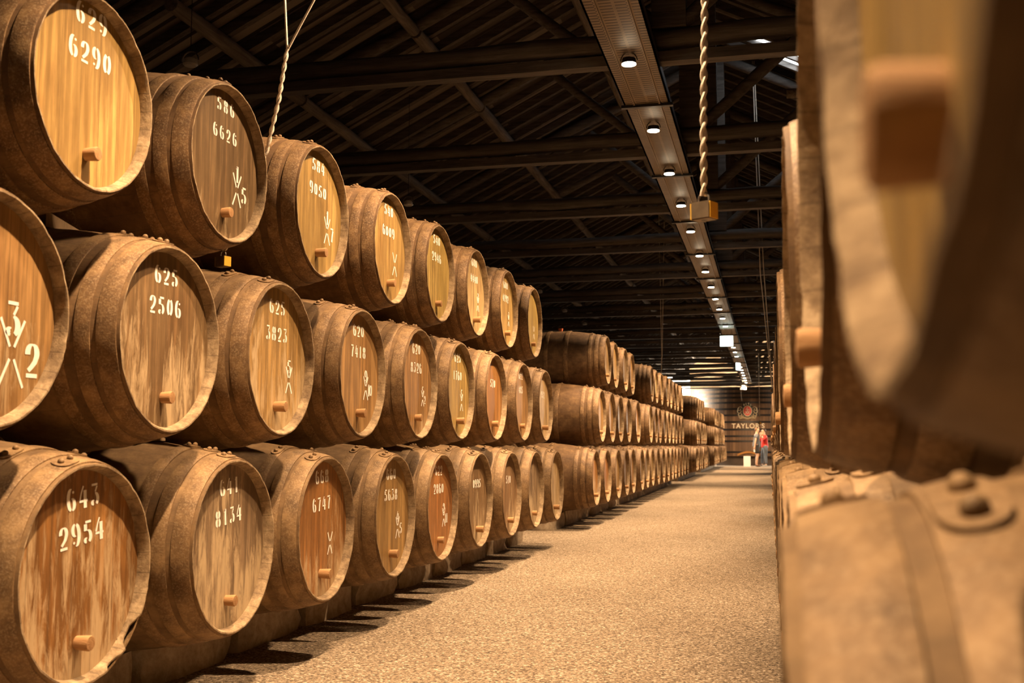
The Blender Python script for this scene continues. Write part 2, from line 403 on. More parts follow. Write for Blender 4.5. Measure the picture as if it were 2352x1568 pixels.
# ------------------------------------------------------------------ trusses and purlins
def log_bm(p, q, r, n=9, wob=.02, seg=10, rg=rnd):
    p, q = Vector(p), Vector(q); b = bmesh.new(); pts = []; rs = []
    for i in range(n):
        t = i/(n-1); w = wob*(1 if 0 < i < n-1 else 0)
        pts.append(p.lerp(q, t) + Vector((0, rg.uniform(-w, w), rg.uniform(-w, w)))); rs.append(r*rg.uniform(.9, 1.1))
    tube(b, pts, rs, seg); return b
TIE = 3.8
TX0, TX1 = -8.2, 6.0
TRUSS = [10.0+3.32*k for k in range(19)]
ORD = ['', 'first', 'second', 'third', 'fourth', 'fifth', 'sixth', 'seventh', 'eighth', 'ninth', 'tenth', 'eleventh', 'twelfth', 'thirteenth',
       'fourteenth', 'fifteenth', 'sixteenth', 'seventeenth', 'eighteenth', 'nineteenth', 'twentieth']
for k, y in enumerate(TRUSS):
    rg = random.Random(100+k)
    e = empty('roof_truss', (RIDGE_X, y, TIE-.25))
    tag(e, 'dark log roof truss spanning the hall, %s from the camera' % ORD[k+1], 'roof truss', 'log roof trusses over the aisle')
    def L(x, z, dy=0): return (x-RIDGE_X, dy, z-(TIE-.25))
    obj('tie_beam', log_bm(L(TX0, TIE), L(TX1, TIE+.02), .095, 15, .03, 12, rg), M['beam'], e)
    b = bmesh.new(); box(b, TX0+.6-RIDGE_X, TX1-.5-RIDGE_X, -.07, .07, .02, .12)
    obj('under_plank', b, M['beam'], e, smooth=False)
    b = bmesh.new(); box(b, -.16, .16, -.1, .1, TIE+.1-(TIE-.25), RIDGE_Z-.2-(TIE-.25))
    obj('king_post', b, M['beam'], e, smooth=False)
    for sd, xe in ((-1, TX0+.2), (1, TX1-.2)):
        ze = roof_z(xe)-.34
        obj('principal_rafter', log_bm(L(RIDGE_X+sd*.1, RIDGE_Z-.34), L(xe, max(ze, TIE+.12)), .09, 9, .02, 10, rg), M['beam'], e)
        obj('strut', log_bm(L(RIDGE_X+sd*.12, TIE+.15), L(RIDGE_X+sd*2.35, roof_z(RIDGE_X+2.35)-.45), .075, 6, .012, 10, rg), M['beam'], e)
    if k % 2 == 1 or k < 4:
        obj('collar_log', log_bm(L(.3, TIE+.5, .12), L(TX1-1.0, TIE+.52, .12), .06, 7, .015, 10, rg), M['purlin'], e)
for x, nm in ((-2.55, 'upper left'), (-4.45, 'middle left'), (-6.06, 'lower left'), (.9, 'upper right'), (2.8, 'lower right')):
    for k in range(len(TRUSS)-1):
        rg = random.Random(int(500+x*10+k)); z = roof_z(x)-.235
        y0, y1 = TRUSS[k], TRUSS[k+1]-.06
        o = obj('purlin_log', log_bm((x, y0, z), (x, y1, z), .085, 6, .012, 10, rg), M['purlin'])
        tag(o, 'round %s purlin log under the dark roof, between the trusses' % nm, 'purlin', '%s purlin logs' % nm)

# ------------------------------------------------------------------ cable tray with lamps
LX, LZ = -1.15, 3.4
e = empty('cable_tray', (LX, 5.0, LZ+.1)); tag(e, 'long perforated steel cable tray running down the hall above the aisle', 'cable tray')
y = 0.0
while y < 56.0:
    b = bmesh.new(); L_ = 3.0; w = .235
    box(b, -w, w, y, y+L_-.02, 0, .012)
    for sx in (-w, w-.018): box(b, sx, sx+.018, y, y+L_-.02, 0, .085)
    for sx in (-.14, .12): box(b, sx, sx+.02, y, y+L_-.02, -.012, 0)
    obj('tray_section', b, M['tray'], e, smooth=False)
    b = bmesh.new(); box(b, -w-.03, w+.03, y+L_-.06, y+L_, -.03, 0); obj('splice_bar', b, M['iron'], e, smooth=False)
    y += L_
LAMPS = [.9, 3.4, 5.4, 7.4, 9.46, 11.59, 13.52, 15.41, 17.35, 19.64, 21.5, 23.64, 25.61, 27.6, 29.61, 31.6, 36.6, 38.6, 40.5, 42.5, 48.4, 50.3, 52.1, 54.1, 56.3, 58.2, 60.4]
def spot(e, name, watts, size, blend, tgt=(0, 0, -1), col=LAMP_COL, loc=(0, 0, -.02), rad=.045):
    ld = bpy.data.lights.new(name, 'SPOT'); ld.energy = watts; ld.spot_size = R(size); ld.spot_blend = blend
    ld.color = col; ld.shadow_soft_size = rad
    o = bpy.data.objects.new(name, ld); o.parent = e; o.location = Vector(loc)*S
    o.rotation_euler = Vector(tgt).to_track_quat('-Z', 'Y').to_euler(); COL.objects.link(o); return o
bm = bmesh.new(); lathe_z(bm, [(.001, 0), (.001, .05), (.004, .066), (.05, .06), (.06, .03), (.06, 0)], 24); lamp_body = obj('housing', bm, M['iron'], None, local=True)
bm = bmesh.new(); lathe_z(bm, [(-.004, 0), (-.004, .064), (.003, .064), (.003, 0)], 24); lamp_lens = obj('lens', bm, M['lens'], None, local=True)
bm = bmesh.new(); tube(bm, [(.075*math.cos(a), 0, .03+.078*math.sin(a)) for a in [math.pi*i/14 for i in range(15)]], .006, 6); lamp_yoke = obj('yoke', bm, M['steel'], None, local=True)
lamp_parts = [lamp_body, lamp_lens, lamp_yoke]
def put_parts(parts, e, first):
    for p in parts:
        c = p if first else p.copy()
        if not first: COL.objects.link(c)
        c.parent = e
def lamp_aim(i):
    """the spots were set in threes: one on the gravel, one on each stack -> direction, cone, watts"""
    if i >= len(LAMPS)-3: return (-.05, .75, -1), 100, LAMP_W*1.3
    if i == 0: return (0, 0, -1), 84, LAMP_W*1.2
    m = (i-6) % 3
    if m == 1: return (-.0, .0, -1), 84, LAMP_W*1.75
    if m == 2: return (-.56, .0, -1), 92, LAMP_W*1.0
    return (-.44, .0, -1), 98, LAMP_W*.95
for i, y in enumerate(LAMPS):
    e = empty('spot_lamp', (LX, y, LZ)); put_parts(lamp_parts, e, i == 0)
    vis = y > 9
    tag(e, ('lit spot lamp under the cable tray, %s from the front' % ORD[i-3]) if vis and i-3 <= 20 else
        ('lit spot lamp under the cable tray, %s from its far end' % ORD[len(LAMPS)-i]) if vis else 'lit spot lamp on the near end of the cable tray above the camera',
        'lamp', 'spot lamps under the cable tray')
    tg, cone, wt = lamp_aim(i); spot(e, 'bulb', wt, cone, .6, tg)
# unlit pendants at left
bm = bmesh.new(); lathe_z(bm, [(0, 0), (.0, .055), (.015, .07), (.06, .062), (.08, .03), (.085, 0)], 20); ph = obj('bulb_glass', bm, M['glass'], None, local=True)
bm = bmesh.new(); tube(bm, [(.085*math.cos(a), 0, .05+.09*math.sin(a)) for a in [math.pi*i/12 for i in range(13)]], .007, 6); py = obj('yoke', bm, M['steel'], None, local=True)
bm = bmesh.new(); tube(bm, [(0, 0, .14), (0, 0, 1.7)], .004, 5); pc = obj('flex', bm, M['iron'], None, local=True)
for i, (x, y) in enumerate(((-5.22, 8.98), (-5.15, 15.15), (-5.15, 24.7), (-5.24, 28.4), (-5.23, 31.6))):
    e = empty('pendant_lamp', (x, y, 3.55)); put_parts([ph, py, pc], e, i == 0)
    tag(e, 'unlit grey spot lamp hanging in the dark roof, %s from the left' % ORD[i+1], 'lamp', 'unlit spot lamps over the left stacks')

# exit signs and flood box under the tray
def sign(x, y, z0, z1, w, rz, label):
    e = empty('exit_sign', (x, y, z0), rz); tag(e, label, 'exit sign')
    h = z1-z0
    b = bmesh.new(); box(b, -w/2-.015, w/2+.015, -.02, .02, -.012, h+.02); obj('frame', b, M['steel'], e, smooth=False)
    b = bmesh.new(); box(b, -w/2, w/2, -.026, -.0205, 0, h); obj('lit_panel', b, M['signlit'], e, smooth=False)
    b = bmesh.new(); vs = [b.verts.new(p) for p in ((-.05, -.028, h-.055), (.05, -.028, h-.055), (0, -.028, h-.012))]; b.faces.new(vs)
    vs = [b.verts.new(p) for p in ((-.05, -.0262, h-.055), (.05, -.0262, h-.055), (0, -.0262, h-.012))]; b.faces.new(list(reversed(vs)))
    obj('arrow', b, M['green'], e, smooth=False)
    for sx in (-w/2+.04, w/2-.04):
        b = bmesh.new(); tube(b, [(sx, 0, h+.02), (sx, 0, LZ+.09-z0)], .006, 6); obj('hanger', b, M['steel'], e)
sign(-1.19, 33.4, 2.99, 3.30, .38, 0, 'bright white green edged exit sign hanging under the cable tray')
sign(-1.17, 44.6, 3.02, 3.31, .34, R(62), 'edge-on exit sign glowing under the tray farther down the aisle')
e = empty('flood_lamp', (-1.32, 61.6, 3.08)); tag(e, 'square grey flood lamp hanging at the far end of the tray by the vat', 'lamp')
b = bmesh.new(); box(b, -.17, .17, -.08, .08, 0, .40); obj('housing', b, M['steel'], e, smooth=False)
b = bmesh.new(); box(b, -.07, .07, -.09, -.081, .13, .23); obj('lens', b, M['lens'], e, smooth=False)
b = bmesh.new(); tube(b, [(-.14, 0, 0), (-.14, 0, -.35), (-.10, 0, -.62)], .012, 6); obj('cord', b, M['iron'], e)
b = bmesh.new(); box(b, -.03, .03, -.03, .03, .4, .43); obj('bracket', b, M['iron'], e, smooth=False)

# ------------------------------------------------------------------ barrels
HL, RH, RB = .80, .390, .500          # half length, head radius, bilge radius
def rad_at(x): return RB - (RB-RH)*(abs(x)/HL)**2
CH = .046                              # chime depth
def chime_jit(p, a):
    x, r = p[0], p[1]
    if x > HL-.012 and len(p) > 2 and p[2] == 1:
        n = .5*math.sin(a*31+1.3)+.5*math.sin(a*17)+.4*math.sin(a*53)
        return (-.0025*abs(n), -.0012*n)
    return (0, 0)
def body_bm(notch=None):
    b = bmesh.new()
    prof = [(-HL, 0), (-HL, RH)] + [(x, rad_at(x)) for x in [-.75, -.66, -.56, -.45, -.33, -.2, -.07, .07, .2, .33, .45, .56, .66, .75]]
    prof += [(HL, RH-.001, 1), (HL, RH-.0075, 1), (HL-.005, RH-.012, 1), (HL-.022, RH-.017, 1), (HL-CH, RH-.022, 1), (HL-CH-.02, RH-.022, 1), (HL-CH-.02, 0, 1)]
    def jit(p, a):
        d = chime_jit(p, a)
        if notch and len(p) > 2 and p[0] > HL-.04:
            for (a0, w, dep) in notch:
                dd = (a-a0+math.pi) % (2*math.pi)-math.pi
                if abs(dd) < w: d = (d[0]-dep*(1-(dd/w)**4), d[1]-.004)
        return d
    lathe_x(b, prof, 96, 0, jit); return b
def head_bm():
    b = bmesh.new(); lathe_x(b, [(HL-CH-.018, 0), (HL-CH-.018, RH-.0225), (HL-CH, RH-.0225), (HL-CH, 0)], 96)
    return b
HOOPS = [(.014, .088), (.112, .172), (.215, .27), (.60, .67), (.93, 1.0), (1.32, 1.375), (1.425, 1.485), (1.515, 1.59)]
def hoop_bm(d0, d1, seed):
    rg = random.Random(seed); b = bmesh.new(); x1, x0 = HL-d0, HL-d1; th = .0065
    xm = (x0+x1)/2
    lathe_x(b, [(x0, rad_at(x0)-.004), (x0, rad_at(x0)+th*.8), (x0+.006, rad_at(x0+.006)+th), (xm, rad_at(xm)+th*1.25), (x1-.006, rad_at(x1-.006)+th), (x1, rad_at(x1)+th*.8), (x1, rad_at(x1)-.004)], 96)
    # lapped end with two rivets near the top
    a0 = math.pi/2 + rg.uniform(-.35, .35); w = .13
    def P(x, a, h):
        r = rad_at(x)+th+h; return (x, r*math.cos(a), r*math.sin(a))
    n = 7; hw = (x1-x0)/2-.002
    top = [b.verts.new(P(xm, a0+.02, .007))]; ring = []
    for k in range(20):
        t = 2*math.pi*k/20; cx = math.cos(t); sx = math.sin(t)
        ring.append((xm+hw*sx, a0+w*(abs(cx)**.6)*(1 if cx > 0 else -1)))
    ro = [b.verts.new(P(x, a, .001)) for x, a in ring]; ri = [b.verts.new(P(x, a, .006)) for x, a in ring]
    for k in range(20):
        k2 = (k+1) % 20
        b.faces.new((ro[k], ro[k2], ri[k2], ri[k])); b.faces.new((ri[k], ri[k2], top[0]))
    for da in (-.065, .06):
        c = Vector(P(xm, a0+da, .006)); nrm = Vector((0, math.cos(a0+da), math.sin(a0+da)))
        bmesh.ops.create_icosphere(b, subdivisions=2, radius=.012, matrix=Matrix.Translation(c+nrm*.002))
    return b
def bung_bm(l=.085, r=.033):
    b = bmesh.new(); x = HL-CH
    lathe_x(b, [(x-.005, 0), (x-.005, r*.88), (x+l-.006, r), (x+l, r*.9), (x+l+.002, 0)], 24)
    for v in b.verts: v.co.z -= .245
    return b
body_me = obj('stave_body', body_bm(), [M['stave'], M['chime']], None, local=True)
body_n1 = obj('stave_body', body_bm([(5.55, .16, .03), (5.15, .10, .018), (4.5, .05, .012)]), [M['stave'], M['chime']], None, local=True)
head_me = obj('head', head_bm(), M['head'], None, local=True)
hoop_sets = [[obj('hoop', hoop_bm(a, c, 10*s+i), M['hoop'], None, local=True) for i, (a, c) in enumerate(HOOPS)] for s in range(3)]
bung_mes = [obj('bung', bung_bm(l, r), M['bung'], None, local=True) for l, r in ((.056, .028), (.048, .026), (.064, .028))]
proto = [body_me, body_n1, head_me] + [h for s in hoop_sets for h in s] + bung_mes

# ---- stencilled figures: a broad pen with breaks where strokes thin
def arc(cx, cy, rx, ry, a0, a1, n=14):
    return [(cx+rx*math.cos(R(a0+(a1-a0)*i/n)), cy+ry*math.sin(R(a0+(a1-a0)*i/n))) for i in range(n+1)]
GLY = {
 '0': [('p', arc(0, .5, .17, .45, 112, 248)), ('p', arc(0, .5, .17, .45, 68, -68))],
 '1': [('p', [(.02, .0), (.02, .98)]), ('t', [(-.10, .78), (.0, .95)])],
 '2': [('p', arc(0, .70, .17, .25, 190, -20)+[(.10, .45), (-.02, .30), (-.13, .19)]), ('b', (-.20, .20, -.01, .11))],
 '3': [('b', (-.19, .17, .90, 1.0)), ('t', [(.14, .87), (.02, .62)]), ('p', arc(-.02, .30, .19, .27, 82, -60)), ('p', arc(-.07, .14, .10, .10, 80, 260, 8))],
 '4': [('t', [(.02, 1.0), (-.12, .70), (-.21, .40)]), ('b', (-.24, .0, .27, .37)), ('p', [(.11, .0), (.11, .80)]), ('b', (.19, .25, .27, .37))],
 '5': [('b', (-.14, .20, .89, 1.0)), ('p', [(-.14, .56), (-.14, .86)]), ('p', arc(-.02, .30, .19, .27, 95, -60)), ('p', arc(-.07, .14, .10, .10, 80, 260, 8))],
 '6': [('p', arc(.0, .5, .18, .47, 82, 262)), ('p', arc(.02, .28, .16, .26, 98, -80)), ('d', (.12, .82, .06))],
 '7': [('b', (-.20, .20, .89, 1.0)), ('p', [(.16, .84), (.05, .45), (-.01, .0)])],
 '8': [('p', arc(0, .74, .14, .22, 115, 245)), ('p', arc(0, .74, .14, .22, 65, -65)), ('p', arc(0, .26, .17, .24, 115, 245)), ('p', arc(0, .26, .17, .24, 65, -65))],
 '9': [('p', arc(.0, .5, .18, .47, -98, 82)), ('p', arc(-.02, .72, .16, .26, 100, 278)), ('d', (-.12, .18, .06))],
}
def stroke(b, pts, thick, thin, T):
    n = len(pts); ra = []; rb = []
    for i, (x, y) in enumerate(pts):
        x0, y0 = pts[max(i-1, 0)]; x1, y1 = pts[min(i+1, n-1)]
        tx, ty = x1-x0, y1-y0; l = math.hypot(tx, ty) or 1; tx /= l; ty /= l
        w = (thin+(thick-thin)*abs(ty)**1.5)/2
        ra.append(b.verts.new(T(x-ty*w, y+tx*w))); rb.append(b.verts.new(T(x+ty*w, y-tx*w)))
    for i in range(n-1): b.faces.new((ra[i], rb[i], rb[i+1], ra[i+1]))
def glyph(b, ch, T):
    for g in GLY[ch]:
        if g[0] == 'p': stroke(b, g[1], .19, .045, T)
        elif g[0] == 't': stroke(b, g[1], .085, .05, T)
        elif g[0] == 'b':
            x0, x1, y0, y1 = g[1]; b.faces.new([b.verts.new(T(*p)) for p in ((x0, y0), (x1, y0), (x1, y1), (x0, y1))])
        elif g[0] == 'd':
            x, y, r = g[1]; b.faces.new([b.verts.new(T(x+r*math.cos(k*math.pi/5), y+r*math.sin(k*math.pi/5))) for k in range(10)])
PX = HL-CH+.0012
def text_bm(txt, cz, h, adv=.115, cy=0, tilt=0, drop=0, b=None):
    b = b or bmesh.new(); n = len(txt); ct, st = math.cos(R(tilt)), math.sin(R(tilt))
    for i, ch in enumerate(txt):
        if ch == ' ': continue
        ox = (i-(n-1)/2)*adv
        def T(x, y, ox=ox, i=i):
            yy = ox + x*h*1.2; zz = (y-.5)*h + drop*i
            return (PX, cy + yy*ct - zz*st, cz + yy*st + zz*ct)
        glyph(b, ch, T)
    return b
def mark_bm(cy, cz, s, top='', right=''):
    b = bmesh.new()
    for a0 in (55, 125, 235, 305):
        p = [(cy+s*r*math.cos(R(a0))*.75, cz+s*r*math.sin(R(a0))) for r in (.18, .6, 1.0)]
        stroke(b, p, .011, .011, lambda x, y: (PX, x, y))
    if top: text_bm(top, cz+s*.82, s*.85, s*.42, cy, b=b)
    if right: text_bm(right, cz-s*.12, s*.85, s*.40, cy+s*.75, b=b)
    return b
TONES = dict(gold=(.345, .232, .076), tan=(.34, .205, .078), brown=(.19, .118, .056), grey=(.19, .132, .075), rust=(.25, .118, .036), orange=(.32, .152, .046), pale=(.42, .29, .14))
nb = 0
def barrel(name, x_head, y, z, rh, label, group, tone='tan', wear=.4, num=None, mark=None, side=-1, body=None, stopper=False, far=False, dust=.15, bung_drop=0, head_out=0, bsel=None):
    """side -1: head faces +X (left stacks); +1: head faces -X (right stacks)"""
    global nb
    k = rh/RH; xc = x_head + side*HL*k
    e = empty(name, (xc, y, z-RB*k), 0 if side < 0 else math.pi)
    e.scale = (k, k, k)
    tag(e, label, 'barrel', group)
    rg = random.Random(nb*13+5); seed = rg.uniform(0, 40)
    up = Vector((0, 0, RB*S))
    def put(src):
        c = src.copy(); COL.objects.link(c); c.parent = e; c.location = up; c['seed'] = seed; c['dust'] = dust; return c
    put(body or body_me)
    h = put(head_me); tv = TONES[tone]; f = rg.uniform(.85, 1.15)
    h.location.x += head_out*S
    h['tone'] = [tv[0]*f, tv[1]*f*rg.uniform(.95, 1.05), tv[2]*f]; h['wear'] = wear
    for hp in hoop_sets[nb % 3][:(5 if far else 8)]: put(hp)
    bg_ = put(bung_mes[nb % 3 if bsel is None else bsel]); bg_.location.z -= bung_drop*S
    if num:
        for t in num:
            o = obj('painted_number', t, M['paint'], e, smooth=False, local=True); o.location = up
    if mark:
        o = obj('painted_mark', mark, M['paint'], e, smooth=False, local=True); o.location = up
    if stopper:
        b = bmesh.new(); lathe_z(b, [(RB-.01, 0), (RB-.01, .032), (RB+.05, .042), (RB+.052, 0)], 16); o = obj('bung_stopper', b, M['silicone'], e); o.location = up
    nb += 1
    return e
XH = -2.376
RB_, RM_, RT_ = .390, .382, .362
ZB_, ZM_, ZT_ = -.4552, .4358, 1.2904
def N(a, c, tilt=0, za=.24, zc=.09, ha=.074, hc=.074, drop=0, adv=.066, cy=.004):
    za += .03; zc += .035
    out = []
    if a: out.append(text_bm(a, za, ha, adv, cy, tilt, drop))
    if c: out.append(text_bm(c, zc, hc, adv, cy, tilt, drop))
    return out
G1 = 'barrels of the nearest left stack'
near_B = [
 (3.51, 'rust', .60, N('643', '2954', 6, .24, .105, .080, .082, 0, .070), None, 'with a rust brown peeling head stencilled 643 over 2954'),
 (4.61, 'grey', .60, N('641', '8134', 5, .24, .10), None, 'with a grey weathered head stencilled 641 over 8134'),
 (5.68, 'orange', .52, N('668', '6747', 3, .255, .10), mark_bm(.13, -.09, .075), 'with an orange brown head stencilled 668 over 6747'),
 (6.82, 'tan', .30, N('660', '5638', 0, .24, .10), mark_bm(.14, -.085, .085, '4', '5'), 'stencilled 660 over 5638, marked with a cross and 4, 5'),
 (7.88, 'orange', .12, N('622', '2860', 0, .24, .10), mark_bm(.14, -.085, .085, '2', '11'), 'with a bright orange head stencilled 622 over 2860'),
 (8.98, 'brown', .50, N('', '0995', 0, .24, .10), None, 'with a streaked brown head stencilled 0995'),
 (10.13, 'brown', .46, N('', '510', 0, .24, .10), None, 'with a brown head stencilled 510, third from the end'),
 (11.23, 'grey', .58, None, None, 'with a plain grey head, second from the first gap'),
 (12.39, 'pale', .60, None, None, 'with a pale head, last before the first gap')]
for i, (y, tn, wr, nm, mk, lb) in enumerate(near_B):
    barrel('wine_barrel', XH, y, ZB_, RB_, 'bottom row oak barrel ' + lb, G1, tn, wr, nm, mk, body=body_n1 if i == 0 else None, dust=.38)
near_M = [
 (2.95, 'tan', .40, None, mark_bm(.15, -.135, .14, '3', '2'), 'cut off by the left frame edge, marked 3, 2'),
 (4.02, 'brown', .47, N('625', '2506', 0, .24, .105), None, 'stencilled 625 over 2506'),
 (5.07, 'tan', .55, N('625', '3823', 0, .24, .095), mark_bm(.16, -.10, .085, '5', ''), 'stencilled 625 over 3823, under the resting padlock'),
 (6.20, 'tan', .22, N('620', '7418', 0, .235, .10), mark_bm(.14, -.085, .09, '9', '10'), 'stencilled 620 over 7418, marked with a cross and 9, 10'),
 (7.32, 'tan', .42, N('620', '8326', 0, .22, .08), mark_bm(.16, -.10, .07, '5', '2'), 'stencilled 620 over 8326'),
 (8.37, 'gold', .25, N('625', '1760', 0, .24, .09), mark_bm(.13, -.09, .085, '5', ''), 'stencilled 625 over 1760, marked with a cross and 5'),
 (9.52, 'orange', .15, N('', '570', 0, .24, .09), None, 'with an orange head stencilled 570'),
 (10.66, 'tan', .30, N('622', '485', 0, .24, .09), None, 'stencilled 622 over 485'),
 (11.76, 'pale', .55, N('', '952', 0, .24, .09), None, 'with a pale head stencilled 952')]
for i, (y, tn, wr, nm, mk, lb) in enumerate(near_M):
    barrel('wine_barrel', XH, y, ZM_, RM_, 'middle row oak barrel ' + lb, G1, tn, wr, nm, mk, dust=.25)
near_T = [
 (3.45, 'gold', .16, N('629', '6290', 0, .282, .127, .086, .086, 0, .074), None, 'with a golden head stencilled 629 over 6290'),
 (4.48, 'brown', .38, N('586', '6626', 0, .262, .118, .066, .066), mark_bm(.14, -.10, .10, '1', '5'), 'with a dull brown head stencilled 586 over 6626'),
 (5.55, 'gold', .28, N('584', '9050', 0, .25, .10), mark_bm(.15, -.085, .10, '1', '7'), 'with a golden head stencilled 584 over 9050'),
 (6.71, 'gold', .22, N('540', '6009', 0, .245, .09), mark_bm(.14, -.09, .10), 'with a golden head stencilled 540 over 6009'),
 (7.78, 'gold', .25, N('540', '2946', 0, .245, .10), None, 'with a golden head stencilled 540 over 2946'),
 (8.86, 'pale', .30, N('600', '4440', 0, .25, .10), mark_bm(.14, -.085, .08, '7', ''), 'with a pale gold head stencilled 600 over 4440'),
 (10.0, 'gold', .20, N('600', '4192', 0, .22, .08), mark_bm(.14, -.10, .07, '7', ''), 'with a tan head stencilled 600 over 4192'),
 (11.18, 'gold', .30, None, mark_bm(.12, -.10, .09), 'with a golden head, last before the step down')]
for i, (y, tn, wr, nm, mk, lb) in enumerate(near_T):
    barrel('wine_barrel', XH, y, ZT_, RT_, 'top row oak barrel ' + lb, G1, tn, wr, nm, mk)
def ordw(i): return ORD[i] if i <= 20 else str(i)+'th'
blocks = [
 ('second', [15.43, 16.46, 17.55]+[18.67+1.11*k for k in range(14)], [15.93, 17.0, 18.1, 19.22, 20.33]+[22.55+1.11*k for k in range(9)], [16.42, 17.54, 18.66, 19.78]+[23.1+1.11*k for k in range(8)]),
 ('third', [37.0+1.13*k for k in range(8)], [37.56+1.13*k for k in range(6)], [38.13+1.13*k for k in range(4)]),
 ('farthest', [49.2+1.13*k for k in range(13)], [49.76+1.13*k for k in range(11)], [50.33+1.13*k for k in range(10)])]
tl = ['tan', 'brown', 'gold', 'pale', 'grey', 'orange']
for nm, bs, ms, ts in blocks:
    for row, ys, z, rh in (('bottom', bs, ZB_, RB_), ('middle', ms, ZM_, RM_), ('top', ts, ZT_, RT_)):
        for i, y in enumerate(ys):
            rg = random.Random(int(y*100))
            barrel('wine_barrel', XH+rg.uniform(-.02, .02), y+rg.uniform(-.02, .02), z, rh*rg.uniform(.985, 1.015),
                   'oak barrel in the %s row of the %s left stack, %s from its near end' % (row, nm, ordw(i+1)), 'barrels of the %s left stack' % nm,
                   rg.choice(tl), rg.uniform(.25, .6), stopper=(row == 'top' and nm == 'second' and i == 0), far=(i > 0 and nm != 'second'))
# right-hand stacks, heads turned to the aisle
XR_ = .045
RM = [.445+1.08*k for k in range(11)]
offM = {0: .0, 1: .012, 2: .0, 3: .022, 4: .0, 5: .022, 6: .005, 7: .0, 8: .01, 9: .0, 10: .004}
for i, y in enumerate(RM):
    barrel('wine_barrel', (.042 if i == 0 else XR_+offM[i]), y, (.40, .372)[i] if i < 2 else .355, .382,
           ['large blurred oak barrel close at the right edge, its bung sticking out', 'dark oak barrel directly behind the large blurred one at right'][i] if i < 2 else
           'oak barrel in the upper row at right, %s from the camera, seen edge-on' % ordw(i+1), 'barrels of the right-hand stack', 'gold' if i == 0 else 'tan', .15, side=1, dust=.2, bung_drop=.035 if i == 0 else 0, head_out=.018 if i == 0 else 0)
RBt = [.99+1.08*k for k in range(11)]
for i, y in enumerate(RBt):
    barrel('wine_barrel', .006 if i == 0 else .03, y, -.452 if i == 0 else -.47, .380,
           'large blurred oak barrel at the lower right corner, its dusty side lit' if i == 0 else 'oak barrel in the lower row at right, %s from the camera, only its top visible' % ordw(i+1),
           'barrels of the right-hand stack', 'tan', .3, side=1, dust=.5, bsel=1)
for k in range(11):
    for row, z, dy, rh in (('upper', .355, .55, .382), ('lower', -.47, 0, .380)):
        y = 15.5+1.12*k+dy
        barrel('wine_barrel', XR_, y, z, rh, 'oak barrel in the %s row of the far right stack, %s from its near end' % (row, ordw(k+1)), 'barrels of the far right stack', 'tan', .3, side=1, far=True)
for p in proto: bpy.data.objects.remove(p)

# ------------------------------------------------------------------ stone rails under the bottom rows, wedges between rows
def stone(x0, x1, y0, y1, z1, seed, label, group, cham=.03):
    rg = random.Random(seed); b = bmesh.new()
    nx, ny, nz = 3, 6, 3
    g = {}
    for i in range(nx+1):
        for j in range(ny+1):
            for k in range(nz+1):
                if 0 < i < nx and 0 < j < ny and 0 < k < nz: continue
                x = x0+(x1-x0)*i/nx; y = y0+(y1-y0)*j/ny; z = -1.175+(z1+1.175)*k/nz
                jx, jy = rg.uniform(-.018, .018), rg.uniform(-.018, .018)
                if k == nz: jx *= .6
                z += rg.uniform(-.012, 0) if k == nz else 0
                if i in (0, nx) and j in (0, ny): jx += cham*(1 if i == 0 else -1); jy += cham*(1 if j == 0 else -1)
                g[i, j, k] = b.verts.new((x+jx, y+jy, z))
    def quad(*q):
        b.faces.new([g[t] for t in q])
    for j in range(ny):
        for k in range(nz):
            for i in (0, nx): quad((i, j, k), (i, j+1, k), (i, j+1, k+1), (i, j, k+1))
    for i in range(nx):
        for k in range(nz):
            for j in (0, ny): quad((i, j, k), (i+1, j, k), (i+1, j, k+1), (i, j, k+1))
        for j in range(ny):
            for k in (0, nz): quad((i, j, k), (i+1, j, k), (i+1, j+1, k), (i, j+1, k))
    bmesh.ops.bevel(b, geom=[ed for ed in b.edges if ed.calc_face_angle(0) > 1.0], offset=.012, segments=2, affect='EDGES')
    return tag(obj('stone_block', b, M['stone']), label, 'stone block', group)
def rail(ya, yb, ln, nm, x0, x1, zt, seed):
    n = max(1, round((yb-ya)/ln)); d = (yb-ya)/n
    for k in range(n):
        stone(x0, x1, ya+d*k+.02, ya+d*(k+1)-.02, zt, seed+k, 'rough stone block of the rail under the %s, %s from its near end' % (nm, ordw(k+1)), 'stone rail under the %s' % nm)
rail(2.9, 13.3, .95, 'nearest left stack', -3.28, -2.94, -.962, 1)
rail(14.9, 34.0, 1.12, 'second left stack', -3.28, -2.94, -.962, 40)
rail(36.5, 45.5, 1.5, 'third left stack', -3.28, -2.94, -.962, 80)
rail(48.7, 63.3, 1.8, 'farthest left stack', -3.28, -2.94, -.962, 120)
rail(.5, 12.6, 1.1, 'right-hand stack', .60, .95, -.965, 160)
rail(15.0, 28.0, 1.3, 'far right stack', .60, .95, -.965, 190)
def wedge(x, y, z, l, w, h, rz, label):
    b = bmesh.new()
    vs = [b.verts.new(p) for p in ((-l/2, -w/2, 0), (l/2, -w/2, 0), (l/2, w/2, 0), (-l/2, w/2, 0), (-l/2, -w/2, h), (-l/2, w/2, h), (l/2, -w/2, h*.15), (l/2, w/2, h*.15))]
    for q in ((0,3,2,1), (4,6,7,5), (0,1,6,4), (3,5,7,2), (0,4,5,3), (1,2,7,6)): b.faces.new([vs[i] for i in q])
    m = Matrix.Translation((x, y, z)) @ Matrix.Rotation(rz, 4, 'Z')
    bmesh.ops.transform(b, matrix=m, verts=b.verts)
    tag(obj('wooden_wedge', b, M['wedge'], smooth=False), label, 'wedge', 'wedges between the barrel rows')
wedge(-2.95, 4.02, ZM_+.477, .16, .10, .07, 1.2, 'small wooden wedge on top of the barrel stencilled 625 over 2506')
